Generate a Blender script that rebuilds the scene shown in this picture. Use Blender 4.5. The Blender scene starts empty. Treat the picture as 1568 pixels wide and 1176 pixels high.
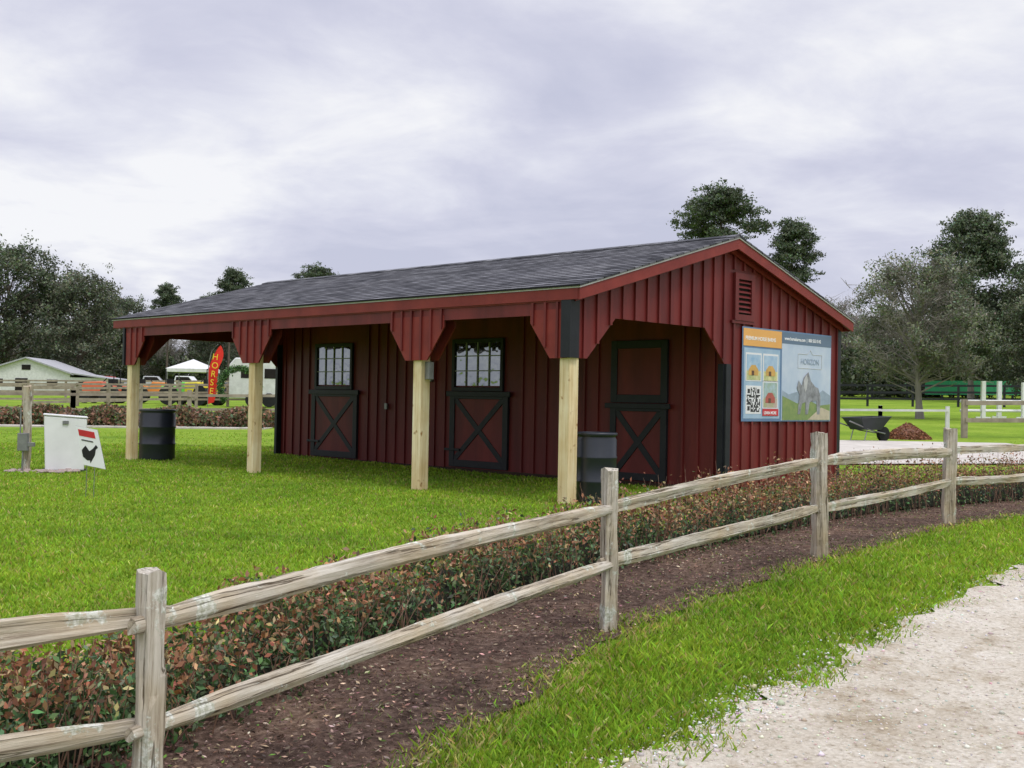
import bpy, math, random
import numpy as np
from mathutils import Matrix, Vector, Euler
random.seed(7); rng=np.random.default_rng(7)
S=bpy.context.scene
col=S.collection
# ------------------------------------------------------------------ terrain
def g(x,y):
    x=np.asarray(x,float); y=np.asarray(y,float)
    near=.035*(np.clip(y,-12,8)-8)
    yy=np.clip(y,18,260)
    sl=.017+.018*np.clip(x/np.maximum(y,18),-.5,.5)
    return near+(yy-18)*sl
def gz(x,y): return float(g(x,y))
# ------------------------------------------------------------------ materials
def nodes(name):
    m=bpy.data.materials.new(name); m.use_nodes=True
    nt=m.node_tree; b=nt.nodes['Principled BSDF']; return m,nt,b
def L(nt,a,b): nt.links.new(a,b)
def ramp(nt,stops,src):
    r=nt.nodes.new('ShaderNodeValToRGB'); e=r.color_ramp.elements
    while len(e)<len(stops): e.new(.5)
    for i,(p,c) in enumerate(stops):
        e[i].position=p; e[i].color=(c[0],c[1],c[2],1)
    L(nt,src,r.inputs[0]); return r
def noise(nt,scale,detail=6,stretch=(1,1,1),coord='Object',rough=.6,dist=0):
    tc=nt.nodes.new('ShaderNodeTexCoord'); mp=nt.nodes.new('ShaderNodeMapping')
    mp.inputs['Scale'].default_value=stretch
    if coord=='Position':
        ge=nt.nodes.new('ShaderNodeNewGeometry'); L(nt,ge.outputs['Position'],mp.inputs[0])
    else: L(nt,tc.outputs[coord],mp.inputs[0])
    n=nt.nodes.new('ShaderNodeTexNoise'); n.inputs['Scale'].default_value=scale
    n.inputs['Detail'].default_value=detail; n.inputs['Roughness'].default_value=rough
    n.inputs['Distortion'].default_value=dist
    L(nt,mp.outputs[0],n.inputs['Vector']); return n
def mixc(nt,a,b,f,mode='MIX'):
    m=nt.nodes.new('ShaderNodeMix'); m.data_type='RGBA'; m.blend_type=mode
    for i,v in ((6,a),(7,b)):
        if isinstance(v,tuple): m.inputs[i].default_value=(v[0],v[1],v[2],1)
        else: L(nt,v,m.inputs[i])
    if isinstance(f,(int,float)): m.inputs[0].default_value=f
    else: L(nt,f,m.inputs[0])
    return m.outputs[2]
def bump(nt,b,src,st,dist=.02):
    bp=nt.nodes.new('ShaderNodeBump'); bp.inputs['Strength'].default_value=st
    bp.inputs['Distance'].default_value=dist
    L(nt,src,bp.inputs['Height']); L(nt,bp.outputs[0],b.inputs['Normal'])
def M(name,c1,c2=None,scale=6,rough=.7,bmp=0,stretch=(1,1,1),coord='Object',detail=6,dist=.01,spec=.3,metal=0):
    m,nt,b=nodes(name)
    if c2 is None: c2=tuple(v*.72 for v in c1)
    n=noise(nt,scale,detail,stretch,coord)
    r=ramp(nt,[(.3,c2),(.68,c1)],n.outputs[0]); L(nt,r.outputs[0],b.inputs['Base Color'])
    b.inputs['Roughness'].default_value=rough; b.inputs['Specular IOR Level'].default_value=spec
    b.inputs['Metallic'].default_value=metal
    if bmp:
        n2=noise(nt,scale*5,6,stretch,coord); bump(nt,b,n2.outputs[0],bmp,dist)
    return m
red=M('red_paint',(.190,.024,.021),(.100,.012,.012),3.4,.5,.35,(1,1,.16),spec=.35)
redtrim=M('red_trim_paint',(.25,.036,.026),(.17,.022,.018),3,.5,.2,(1,1,1))
black=M('black_trim_paint',(.020,.021,.026),(.011,.012,.016),4,.45,.2)
def post_mat():
    m,nt,b=nodes('fresh_pine_post')
    n=noise(nt,5,6,(6,6,.35)); n2=noise(nt,2.2,3,(1,1,1)); n3=noise(nt,9,2,(1,1,.8))
    c=ramp(nt,[(.3,(.60,.45,.23)),(.5,(.82,.68,.41)),(.7,(.88,.78,.54))],n.outputs[0])
    k=ramp(nt,[(.25,(.45,.28,.14)),(.34,(1,1,1))],n3.outputs[0])
    t=ramp(nt,[(.35,(.86,.78,.66)),(.65,(1,1,1))],n2.outputs[0])
    cc=mixc(nt,mixc(nt,c.outputs[0],k.outputs[0],1,'MULTIPLY'),t.outputs[0],1,'MULTIPLY')
    L(nt,cc,b.inputs['Base Color']); b.inputs['Roughness'].default_value=.75; bump(nt,b,n.outputs[0],.5,.006); return m
pine=post_mat()
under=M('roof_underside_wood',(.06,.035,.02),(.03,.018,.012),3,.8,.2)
drip=M('drip_edge_metal',(.5,.5,.48),(.38,.37,.35),5,.5)
plastic=M('black_plastic',(.020,.024,.034),(.013,.016,.022),4,.38,.05,spec=.5)
whitep=M('white_paint',(.72,.72,.70),(.55,.55,.53),4,.55,.1)
steel=M('grey_steel',(.3,.3,.3),(.2,.2,.2),8,.4,metal=.6)
rubber=M('rubber',(.02,.02,.02),(.012,.012,.012),9,.8)
darkin=M('dark_interior',(.02,.015,.013),(.01,.008,.008),3,.9)
muntin=M('muntin_paint',(.40,.41,.40),(.30,.30,.30))
def glass_mat():
    m,nt,b=nodes('window_glass'); b.inputs['Base Color'].default_value=(.02,.025,.03,1)
    b.inputs['Roughness'].default_value=.06
    gl=nt.nodes.new('ShaderNodeBsdfGlossy'); gl.inputs['Color'].default_value=(.7,.76,.8,1); gl.inputs['Roughness'].default_value=.03
    n=noise(nt,1.8,3); bump(nt,gl,n.outputs[0],.3,.04)
    mx=nt.nodes.new('ShaderNodeMixShader'); mx.inputs[0].default_value=.30
    L(nt,b.outputs[0],mx.inputs[1]); L(nt,gl.outputs[0],mx.inputs[2]); L(nt,mx.outputs[0],nt.nodes['Material Output'].inputs[0])
    return m
glass=glass_mat()
def shingle_mat():
    m,nt,b=nodes('asphalt_shingles')
    tc=nt.nodes.new('ShaderNodeTexCoord')
    def brick(w,off,loc):
        mp=nt.nodes.new('ShaderNodeMapping'); L(nt,tc.outputs['Object'],mp.inputs[0]); mp.inputs['Location'].default_value=loc
        br=nt.nodes.new('ShaderNodeTexBrick'); L(nt,mp.outputs[0],br.inputs['Vector'])
        br.inputs['Scale'].default_value=1; br.inputs['Brick Width'].default_value=w; br.inputs['Row Height'].default_value=.1374
        br.inputs['Mortar Size'].default_value=.006; br.inputs['Color1'].default_value=(.045,.046,.052,1); br.inputs['Color2'].default_value=(.20,.20,.21,1)
        br.inputs['Mortar'].default_value=(.02,.02,.022,1); br.inputs['Bias'].default_value=-.05; br.offset=off; return br
    br=brick(.20,.37,(0,.16,0)); b2=brick(.31,.61,(.07,.16,0))
    n=noise(nt,70,3)
    c=mixc(nt,br.outputs[0],b2.outputs[0],.4)
    c=mixc(nt,c,ramp(nt,[(.3,(.6,.6,.62)),(.7,(1.4,1.4,1.4))],n.outputs[0]).outputs[0],1,'MULTIPLY')
    n2=noise(nt,.8,5)
    c=mixc(nt,c,ramp(nt,[(.35,(.9,.9,.92)),(.65,(1.12,1.11,1.1))],n2.outputs[0]).outputs[0],1,'MULTIPLY')
    L(nt,c,b.inputs['Base Color']); b.inputs['Roughness'].default_value=.95; b.inputs['Specular IOR Level'].default_value=.12
    iv=nt.nodes.new('ShaderNodeMath'); iv.operation='SUBTRACT'; iv.inputs[0].default_value=1; L(nt,br.outputs['Fac'],iv.inputs[1])
    bump(nt,b,iv.outputs[0],.7,.012); return m
shingle=shingle_mat()
def wood_mat(name='weathered_wood'):
    m,nt,b=nodes(name)
    n=noise(nt,13,12,(.16,4.5,4.5),rough=.72); r=ramp(nt,[(.27,(.09,.072,.055)),(.38,(.27,.23,.18)),(.48,(.46,.42,.345)),(.60,(.58,.545,.47)),(.76,(.72,.69,.62))],n.outputs[0])
    n2=noise(nt,6,7,(1,1,1),rough=.72); f=ramp(nt,[(.57,(0,0,0)),(.60,(1,1,1))],n2.outputs[0])
    n3=noise(nt,60,3,(1,1,1)); lich=ramp(nt,[(.4,(.34,.37,.27)),(.6,(.74,.77,.70))],n3.outputs[0])
    fm=nt.nodes.new('ShaderNodeMath'); fm.operation='MULTIPLY'; fm.inputs[1].default_value=.7; L(nt,f.outputs[0],fm.inputs[0])
    nw=noise(nt,1.7,4,(1,1,1)); warm=ramp(nt,[(.35,(.92,.80,.62)),(.58,(1,.99,.97))],nw.outputs[0])
    c=mixc(nt,mixc(nt,r.outputs[0],warm.outputs[0],1,'MULTIPLY'),lich.outputs[0],fm.outputs[0])
    nc=noise(nt,7,5,(.12,4,4),rough=.5); cr=ramp(nt,[(.478,(1,1,1)),(.494,(.28,.24,.20)),(.498,(.28,.24,.20)),(.512,(1,1,1))],nc.outputs[0])
    nk=noise(nt,2.5,2); kf=ramp(nt,[(.42,(0,0,0)),(.55,(1,1,1))],nk.outputs[0]); 
    c=mixc(nt,c,mixc(nt,c,cr.outputs[0],1,'MULTIPLY'),kf.outputs[0])
    L(nt,c,b.inputs['Base Color']); b.inputs['Roughness'].default_value=.9; b.inputs['Specular IOR Level'].default_value=.12
    ad=nt.nodes.new('ShaderNodeMath'); ad.operation='ADD'; L(nt,cr.outputs[0],ad.inputs[0]); L(nt,n.outputs[0],ad.inputs[1])
    bump(nt,b,ad.outputs[0],.8,.010); return m
oldwood=wood_mat()
farwood=M('far_fence_wood',(.38,.32,.25),(.22,.18,.14),3,.85)
def attr_mat(name,trans=.25,rough=.6,patch=None,spec=.25):
    m,nt,b=nodes(name); a=nt.nodes.new('ShaderNodeAttribute'); a.attribute_name='Col'; c=a.outputs[0]
    if patch:
        for (sc,c1,c2) in patch:
            n=noise(nt,sc,4,(1,1,1),'Position'); r=ramp(nt,[(.32,c1),(.66,c2)],n.outputs[0])
            c=mixc(nt,c,r.outputs[0],1,'MULTIPLY')
    L(nt,c,b.inputs['Base Color']); b.inputs['Roughness'].default_value=rough; b.inputs['Specular IOR Level'].default_value=spec
    if trans:
        t=nt.nodes.new('ShaderNodeBsdfTranslucent'); L(nt,c,t.inputs[0])
        mx=nt.nodes.new('ShaderNodeMixShader'); mx.inputs[0].default_value=trans
        L(nt,b.outputs[0],mx.inputs[1]); L(nt,t.outputs[0],mx.inputs[2]); L(nt,mx.outputs[0],nt.nodes['Material Output'].inputs[0])
    return m
leafm=attr_mat('leaf',.2,.45)
grassm=attr_mat('grass_blade',.35,.55,[(.5,(.78,.82,.85),(1.24,1.12,1.1)),(2.6,(.84,.86,.82),(1.16,1.10,1.1))],.15)
chipm=attr_mat('mulch_chip',0,.9)
bark=M('bark',(.16,.125,.10),(.07,.055,.045),4,.9,.5,(1,1,.3))
greybark=M('grey_bark',(.28,.25,.22),(.16,.145,.125),4,.9,.3,(1,1,.3))
# ------------------------------------------------------------------ helpers
def empty(name,loc=(0,0,0),rz=0):
    e=bpy.data.objects.new(name,None); e.location=loc; e.rotation_euler=(0,0,rz); e.empty_display_size=.2; col.objects.link(e); return e
def link(name,me,mat,parent=None,loc=None,rot=None):
    o=bpy.data.objects.new(name,me)
    if mat is not None and len(me.materials)==0: me.materials.append(mat)
    col.objects.link(o)
    if parent: o.parent=parent
    if loc is not None: o.location=loc
    if rot is not None: o.rotation_euler=rot
    return o
def npmesh(name,V,F,C=None,smooth=False):
    V=np.asarray(V,np.float32); F=np.asarray(F,np.int32); me=bpy.data.meshes.new(name); n,k=F.shape
    me.vertices.add(len(V)); me.vertices.foreach_set('co',V.ravel())
    me.loops.add(n*k); me.loops.foreach_set('vertex_index',F.ravel())
    me.polygons.add(n); me.polygons.foreach_set('loop_start',(np.arange(n)*k).astype(np.int32))
    me.update(calc_edges=True)
    if C is not None:
        C=np.asarray(C,np.float32)
        if C.shape[1]==3: C=np.hstack([C,np.ones((len(C),1),np.float32)])
        a=me.color_attributes.new('Col','FLOAT_COLOR','POINT'); a.data.foreach_set('color',C.ravel())
    if smooth: me.polygons.foreach_set('use_smooth',np.ones(n,bool))
    return me
class B:
    def __init__(s): s.v=[]; s.f=[]
    def raw(s,vs,fs):
        o=len(s.v); s.v+= [tuple(v) for v in vs]; s.f+=[tuple(i+o for i in f) for f in fs]; return s
    def box(s,x0,x1,y0,y1,z0,z1,mat=None):
        vs=[(x,y,z) for x in (x0,x1) for y in (y0,y1) for z in (z0,z1)]
        if mat is not None: vs=[mat@Vector(v) for v in vs]
        return s.raw(vs,[(0,1,3,2),(4,6,7,5),(0,4,5,1),(2,3,7,6),(0,2,6,4),(1,5,7,3)])
    def prism(s,pts,ax,a0,a1):
        def mk(p,a):
            if ax=='x': return (a,p[0],p[1])
            if ax=='y': return (p[0],a,p[1])
            return (p[0],p[1],a)
        n=len(pts); vs=[mk(p,a0) for p in pts]+[mk(p,a1) for p in pts]
        fs=[tuple(range(n))[::-1],tuple(range(n,2*n))]+[(i,(i+1)%n,n+(i+1)%n,n+i) for i in range(n)]
        return s.raw(vs,fs)
    def tube(s,pts,rad,k=6,cap=True):
        pts=[Vector(p) for p in pts]; o=len(s.v)
        for i,p in enumerate(pts):
            d=(pts[min(i+1,len(pts)-1)]-pts[max(i-1,0)]).normalized()
            up=Vector((0,0,1)) if abs(d.z)<.9 else Vector((1,0,0))
            a=d.cross(up).normalized(); b=d.cross(a)
            r=rad[i] if hasattr(rad,'__len__') else rad
            for j in range(k):
                t=2*math.pi*j/k; s.v.append(tuple(p+a*math.cos(t)*r+b*math.sin(t)*r))
        for i in range(len(pts)-1):
            for j in range(k):
                s.f.append((o+i*k+j,o+i*k+(j+1)%k,o+(i+1)*k+(j+1)%k,o+(i+1)*k+j))
        if cap:
            s.f.append(tuple(o+j for j in range(k))[::-1]); s.f.append(tuple(o+(len(pts)-1)*k+j for j in range(k)))
        return s
    def bar(s,p,q,w,h):
        p=Vector(p);q=Vector(q);d=(q-p).normalized(); up=Vector((0,0,1)) if abs(d.z)<.95 else Vector((1,0,0))
        a=d.cross(up).normalized()*w/2; b=a.normalized().cross(d).normalized()*h/2
        vs=[e+sa*a+sb*b for e in (p,q) for sa in (-1,1) for sb in (-1,1)]
        return s.raw(vs,[(0,1,3,2),(4,6,7,5),(0,4,5,1),(2,3,7,6),(0,2,6,4),(1,5,7,3)])
    def lathe(s,prof,c=(0,0,0),k=24):
        o=len(s.v)
        for r,z in prof:
            for j in range(k):
                t=2*math.pi*j/k; s.v.append((c[0]+r*math.cos(t),c[1]+r*math.sin(t),c[2]+z))
        for i in range(len(prof)-1):
            for j in range(k): s.f.append((o+i*k+j,o+i*k+(j+1)%k,o+(i+1)*k+(j+1)%k,o+(i+1)*k+j))
        s.f.append(tuple(o+j for j in range(k))[::-1]); s.f.append(tuple(o+(len(prof)-1)*k+j for j in range(k)))
        return s
    def obj(s,name,mat,parent=None,loc=None,rot=None,smooth=False,bevel=0):
        me=bpy.data.meshes.new(name); me.from_pydata(s.v,[],s.f); me.update()
        if smooth:
            for p in me.polygons: p.use_smooth=True
        o=link(name,me,mat,parent,loc,rot)
        if bevel:
            m=o.modifiers.new('b','BEVEL'); m.width=bevel; m.segments=2; m.limit_method='ANGLE'
        return o
# ------------------------------------------------------------------ curves
def catmull(P,n=24):
    P=np.array(P,float); out=[]
    Q=np.vstack([2*P[0]-P[1],P,2*P[-1]-P[-2]])
    for i in range(1,len(Q)-2):
        for t in np.linspace(0,1,n,endpoint=False):
            a,b,c,d=Q[i-1],Q[i],Q[i+1],Q[i+2]
            out.append(.5*((2*b)+(-a+c)*t+(2*a-5*b+4*c-d)*t*t+(-a+3*b-3*c+d)*t**3))
    out.append(P[-1]); return np.array(out)
FP=[(-6.0,-.6),(-3.4,1.0),(-.944,3.0),(.52,6.0),(2.32,8.55),(4.31,11.22),(6.6,13.3),(9.2,15.2),(13,17.6),(17,20)]
FC=catmull(FP); 
RC=catmull([(-5.4,-3.2),(-2.0,.9),(.38,3.99),(1.66,5.65),(3.70,8.2),(6.4,11.1),(10,14.2),(16,18.2),(24,23)])
def normals(C):
    d=np.gradient(C,axis=0); d/=np.linalg.norm(d,axis=1)[:,None]; return np.stack([-d[:,1],d[:,0]],1)
FN=normals(FC); RN=normals(RC)
def sdist(x,y,C,N):
    out=np.empty(len(x))
    for i in range(0,len(x),20000):
        p=np.stack([x[i:i+20000],y[i:i+20000]],1); d=p[:,None,:]-C[None]; q=(d**2).sum(2); j=q.argmin(1)
        dd=d[np.arange(len(p)),j]; s=(dd*N[j]).sum(1); out[i:i+20000]=np.sign(s)*np.sqrt(q.min(1))
    return out
def strip(name,C,N,o0,o1,no,z,mat,jit=.05):
    ss=np.linspace(o0,o1,no); V=[];n=len(C)
    for i in range(n):
        for j,s in enumerate(ss):
            e=(rng.normal()*jit if j in(0,no-1) else 0); p=C[i]+N[i]*(s+e); V.append((p[0],p[1],gz(p[0],p[1])+z))
    F=[(i*no+j,i*no+j+1,(i+1)*no+j+1,(i+1)*no+j) for i in range(n-1) for j in range(no-1)]
    return link(name,npmesh(name,V,F),mat)
# ------------------------------------------------------------------ ground
def ground_mat():
    m,nt,b=nodes('lawn_ground')
    n=noise(nt,.35,6,(1,1,1),'Position'); n2=noise(nt,9,8,(1,1,1),'Position',.75)
    c=ramp(nt,[(.3,(.12,.215,.022)),(.5,(.19,.30,.030)),(.7,(.26,.36,.05))],n.outputs[0])
    c2=ramp(nt,[(.3,(.6,.6,.6)),(.7,(1.3,1.25,1.2))],n2.outputs[0])
    L(nt,mixc(nt,c.outputs[0],c2.outputs[0],1,'MULTIPLY'),b.inputs['Base Color']); b.inputs['Roughness'].default_value=.95
    b.inputs['Specular IOR Level'].default_value=.05
    n3=noise(nt,40,4,(1,1,1),'Position'); bump(nt,b,n3.outputs[0],.8,.03); return m
def axis(lim,near,step):
    a=list(np.arange(-near,near+1e-6,step)); x=near; s=step
    while x<lim: s*=1.25; x+=s; a=[-x]+a+[x]
    return np.array(a)
gx=axis(900,26,.5); gy=axis(900,26,.5)+8
X,Y=np.meshgrid(gx,gy); V=np.stack([X.ravel(),Y.ravel(),g(X.ravel(),Y.ravel())],1)
nx,ny=len(gx),len(gy); I=np.arange(nx*ny).reshape(ny,nx)
F=np.stack([I[:-1,:-1].ravel(),I[:-1,1:].ravel(),I[1:,1:].ravel(),I[1:,:-1].ravel()],1)
link('ground',npmesh('ground',V,F,smooth=True),ground_mat())
def mulch_mat():
    m,nt,b=nodes('mulch_soil')
    n=noise(nt,22,8,(1,1,1),'Position',.75); n2=noise(nt,1.8,5,(1,1,1),'Position')
    c=ramp(nt,[(.3,(.036,.023,.017)),(.5,(.12,.076,.056)),(.72,(.27,.19,.145))],n.outputs[0])
    c2=ramp(nt,[(.33,(.62,.62,.62)),(.5,(1,1,1)),(.66,(1.35,1.36,1.25))],n2.outputs[0])
    L(nt,mixc(nt,c.outputs[0],c2.outputs[0],1,'MULTIPLY'),b.inputs['Base Color']); b.inputs['Roughness'].default_value=.95; b.inputs['Specular IOR Level'].default_value=.1
    bump(nt,b,n.outputs[0],1,.03); return m
strip('mulch_bed',FC,FN,-.10,1.4,12,.014,mulch_mat(),.03)
def road_mat():
    m,nt,b=nodes('crushed_stone_road')
    n=noise(nt,1.1,7,(1,1,1),'Position',.65); v=nt.nodes.new('ShaderNodeTexVoronoi'); ge=nt.nodes.new('ShaderNodeNewGeometry')
    L(nt,ge.outputs['Position'],v.inputs['Vector']); v.inputs['Scale'].default_value=48
    n2=noise(nt,26,9,(1,1,1),'Position',.8); n3=noise(nt,3.6,8,(1,1,1),'Position',.7)
    c=ramp(nt,[(.3,(.50,.44,.35)),(.5,(.62,.57,.48)),(.68,(.72,.68,.60))],n.outputs[0])
    c2=ramp(nt,[(.35,(.52,.48,.42)),(.48,(.95,.95,.94)),(.8,(1.12,1.12,1.12))],n2.outputs[0])
    c3=ramp(nt,[(.34,(.72,.67,.59)),(.50,(1,1,1))],n3.outputs[0])
    c4=ramp(nt,[(.0,(1.04,1.04,1.04)),(.6,(.84,.82,.79))],v.outputs['Distance'])
    cc=c.outputs[0]
    for k in (c2,c3,c4): cc=mixc(nt,cc,k.outputs[0],1,'MULTIPLY')
    L(nt,cc,b.inputs['Base Color']); b.inputs['Roughness'].default_value=.95; b.inputs['Specular IOR Level'].default_value=.1
    ad=nt.nodes.new('ShaderNodeMath'); ad.operation='SUBTRACT'; L(nt,n2.outputs[0],ad.inputs[0]); L(nt,v.outputs['Distance'],ad.inputs[1])
    bump(nt,b,ad.outputs[0],.6,.02); return m
roadm=road_mat()
strip('gravel_road',RC,RN,-4.6,0.0,14,.014,roadm,.05)
padm=M('pale_path',(.56,.52,.46),(.40,.37,.32),2,.9,.4,coord='Position')
pv=[];pf=[]
xs=np.linspace(4.0,12.5,18); ds=np.linspace(0,1,10)
for i,x in enumerate(xs):
    for j,t in enumerate(ds):
        y=20.5+ (x-4)*.22+t*(9.5-(x-4)*.35)
        pv.append((x,y,gz(x,y)+.03))
for i in range(17):
    for j in range(9): pf.append((i*10+j,i*10+j+1,(i+1)*10+j+1,(i+1)*10+j))
link('pale_path',npmesh('pale_path',pv,pf),padm)
# ------------------------------------------------------------------ barn
C0=(.63,12.66); RZ=math.atan2(-.690,.723)
U=np.array([-.723,.690]); VV=np.array([.690,.723])
barn=empty('horse_barn',(C0[0],C0[1],0),RZ)
def rooftop(b): return 2.42+.284*(min(b,6-b)+.13)
def top(b): return rooftop(b)-.10
GX0,GX1=.06,.085
def bottom(b):
    if b<.2: return 1.62
    if b<.7: return 1.62+(b-.2)/.5*.48
    if b<2.5: return 2.1
    if b<2.98: return 2.1-(b-2.5)/.48*.45
    return .05
def gable(x0,x1,xb,nm):
    q=B()
    q.prism([(-.07,1.62),(.2,1.62),(.7,2.1),(.7,top(.7)),(-.07,top(-.07))],'x',x0,x1)
    q.prism([(.7,2.1),(2.5,2.1),(2.5,top(2.5)),(.7,top(.7))],'x',x0,x1)
    q.prism([(2.5,2.1),(2.97,1.65),(2.97,top(2.97)),(2.5,top(2.5))],'x',x0,x1)
    q.prism([(2.97,.05),(6.0,.05),(6.0,top(6.0)),(3.0,top(3)),(2.97,top(2.97))],'x',x0,x1)
    q.obj(nm+'_siding',red,barn)
    q=B(); b=.13
    while b<6:
        z0=max(bottom(b-.02),bottom(b+.02)); z1=min(top(b-.02),top(b+.02))
        a,c=(x1,xb) if xb>x1 else (xb,x0)
        w=.019
        if nm=='gable' and 3.08<b<3.65: 
            q.box(a,c,b-w,b+w,z0,2.2); q.box(a,c,b-w,b+w,2.9,z1)
        else: q.box(a,c,b-w,b+w,z0,z1)
        b+=.232
    q.obj(nm+'_battens',red,barn)
gable(GX0,GX1,.111,'gable'); gable(-9.835,-9.81,-9.857,'far_gable')
q=B(); q.box(-9.8,GX0,3.05,3.09,.05,3.16); q.obj('stall_wall',red,barn)
doors=[(7.48,8.80,7.70,8.66),(3.82,5.11,4.0,5.02)]
q=B(); a=.12
while a<9.8:
    blk=[(d[0]-.03,d[1]+.03) for d in doors]+[(.82,1.85)]
    if not any(s<a<e for s,e in blk): q.box(-a-.019,-a+.019,3.024,3.05,.05,3.1)
    a+=.245
q.obj('stall_wall_battens',red,barn)
q=B(); q.box(-9.8,GX0,5.96,6.0,.05,2.4); q.obj('rear_wall',red,barn)
q=B(); q.box(-9.75,.04,3.12,5.9,.02,.07); q.obj('stall_floor',darkin,barn)
q=B(); q.box(-9.7,0,3.0,3.07,-.05,.05); q.box(-9.7,0,5.9,5.97,-.05,.05); q.box(.0,.05,3.07,5.9,-.05,.05); q.obj('skids',under,barn)
def diag(q,x0,x1,z0,z1,y0,y1,w):
    for (p,r) in (((x0,z0),(x1,z1)),((x0,z1),(x1,z0))):
        dx,dz=r[0]-p[0],r[1]-p[1]; l=math.hypot(dx,dz); nx_,nz_=-dz/l*w/2,dx/l*w/2
        q.prism([(p[0]+nx_,p[1]+nz_),(r[0]+nx_,r[1]+nz_),(r[0]-nx_,r[1]-nz_),(p[0]-nx_,p[1]-nz_)],'y',y0,y1); y0+=.002
def frame(q,x0,x1,z0,z1,w,y0,y1):
    q.box(x0,x0+w,y0,y1,z0,z1); q.box(x1-w,x1,y0,y1,z0,z1); q.box(x0+w,x1-w,y0,y1,z0,z0+w); q.box(x0+w,x1-w,y0,y1,z1-w,z1)
for a0,a1,w0,w1 in doors:
    q=B(); frame(q,-a1,-a0,.07,1.26,.11,3.0,3.05); diag(q,-a1+.11,-a0-.11,.18,1.15,3.008,3.045,.09)
    q.box(-a1-.06,-a0+.06,2.975,2.999,1.19,1.27)
    frame(q,-w1-.06,-w0+.06,1.275,2.10,.06,3.0,3.05)
    q.box(-a1-.10,-a1+.25,2.985,2.999,.32,.36)
    q.obj('dutch_door_frame',black,barn,bevel=.004)
    q=B(); q.box(-a1+.1,-a0-.1,3.02,3.049,.15,1.16); q.obj('door_panel',red,barn)
    q=B(); q.box(-w1,-w0,3.03,3.036,1.36,2.06); q.obj('window_pane',glass,barn)
    q=B(); n=4
    for i in range(1,n): x=-w1+(w1-w0)*i/n; q.box(x-.008,x+.008,3.012,3.029,1.36,2.06)
    for z in (1.595,1.83): q.box(-w1,-w0,3.014,3.027,z-.008,z+.008)
    q.obj('window_muntins',muntin,barn)
q=B(); frame(q,-1.82,-.85,.07,1.12,.10,3.0,3.05); diag(q,-1.72,-.95,.17,1.02,3.008,3.045,.09)
frame(q,-1.82,-.85,1.14,2.0,.11,3.005,3.05); q.box(-1.9,-.78,2.975,2.999,1.06,1.13); q.obj('walk_door_frame',black,barn,bevel=.004)
q=B(); q.box(-1.72,-.95,3.02,3.049,.17,1.02); q.box(-1.72,-.95,3.02,3.049,1.25,1.9); q.obj('door_panel',red,barn)
q=B(); q.box(-5.66,-5.52,2.96,3.02,1.42,1.74); q.obj('breaker_box',steel,barn,bevel=.01)
q=B(); q.box(-5.6,-5.58,3.0,3.02,1.745,2.6);q.box(-6.72,-6.66,2.99,3.02,.95,1.05); q.obj('conduit',steel,barn)
for a in (0,2.44,6.1,9.75):
    q=B(); tw=random.uniform(-.004,.004)
    q.raw([(-a+sx*.075+(tw if z>1 else 0),sy*.075,z) for z in (-.15,1.75) for sx in(-1,1) for sy in (-1,1)],[(0,1,3,2),(4,6,7,5),(0,4,5,1),(2,3,7,6),(0,2,6,4),(1,5,7,3)])
    q.obj('porch_post',pine,barn,bevel=.006)
q=B(); q.box(-2.36,-2.28,-.02,.06,1.38,1.6); q.obj('notice_box',steel,barn,bevel=.005)
q=B(); q.box(-9.85,.06,-.1,-.075,2.10,2.34); q.box(-9.85,.06,-.074,.074,2.12,2.34)
for a in (0,2.44,6.1,9.75):
    pts=[(-a-(.5 if a<9 else .08),2.10),(-a-(.5 if a<9 else .08),2.02),(-a-(.2 if a<9 else .08),1.62),(-a+(.2 if a>0 else .06),1.62),(-a+(.5 if a>0 else .06),2.02),(-a+(.5 if a>0 else .06),2.10)]
    q.prism(pts,'y',-.1,-.075)
    q.prism(pts,'y',.076,.1)
q.obj('porch_header',red,barn)
q=B(); q2=B()
for a in (0,2.44,6.1,9.75):
    for d in (-.46,-.27,-.09,.09,.27,.46):
        x=-a+d
        if (a==0 and d>-.05) or (a>9 and d<.0): continue
        z0=1.62 if abs(d)<.2 else (1.62+(abs(d)-.2+.02)/.3*.4)
        q.box(x-.015,x+.015,-.122,-.103,z0,2.24)
    pts=[(-a-(.505 if a<9 else .085),2.16),(-a-(.505 if a<9 else .085),2.015),(-a-(.203 if a<9 else .085),1.615),(-a+(.203 if a>0 else .057),1.615),(-a+(.505 if a>0 else .057),2.015),(-a+(.505 if a>0 else .057),2.16)]
    q2.prism(pts,'y',-.1025,-.1005)
q.obj('bracket_battens',red,barn); q2.obj('bracket_faces',redtrim,barn)
q=B(); q.box(-10.2,.05,-.116,-.1005,2.24,2.335); q.obj('header_trim',redtrim,barn)
q=B(); q.box(-.02,.114,-.13,-.1005,1.62,2.31); q.box(.0605,.114,-.1,.03,1.62,2.33); q.box(-9.92,-9.86,-.125,.05,1.62,2.3)
q.box(.086,.118,2.96,3.07,.05,1.66); q.box(.0,.085,2.94,2.969,.05,1.66); q.box(.086,.114,5.93,6.02,.05,2.3); q.box(-9.86,-9.79,2.94,3.049,.05,2.1)
q.obj('corner_trim',black,barn)
XL,XR=-10.25,.25
def sl(b0,b1,t0,t1): return [(b0,rooftop(b0)-t1),(b1,rooftop(b1)-t1),(b1,rooftop(b1)-t0),(b0,rooftop(b0)-t0)]
q=B(); nb=23; cw=3.16/nb
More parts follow.
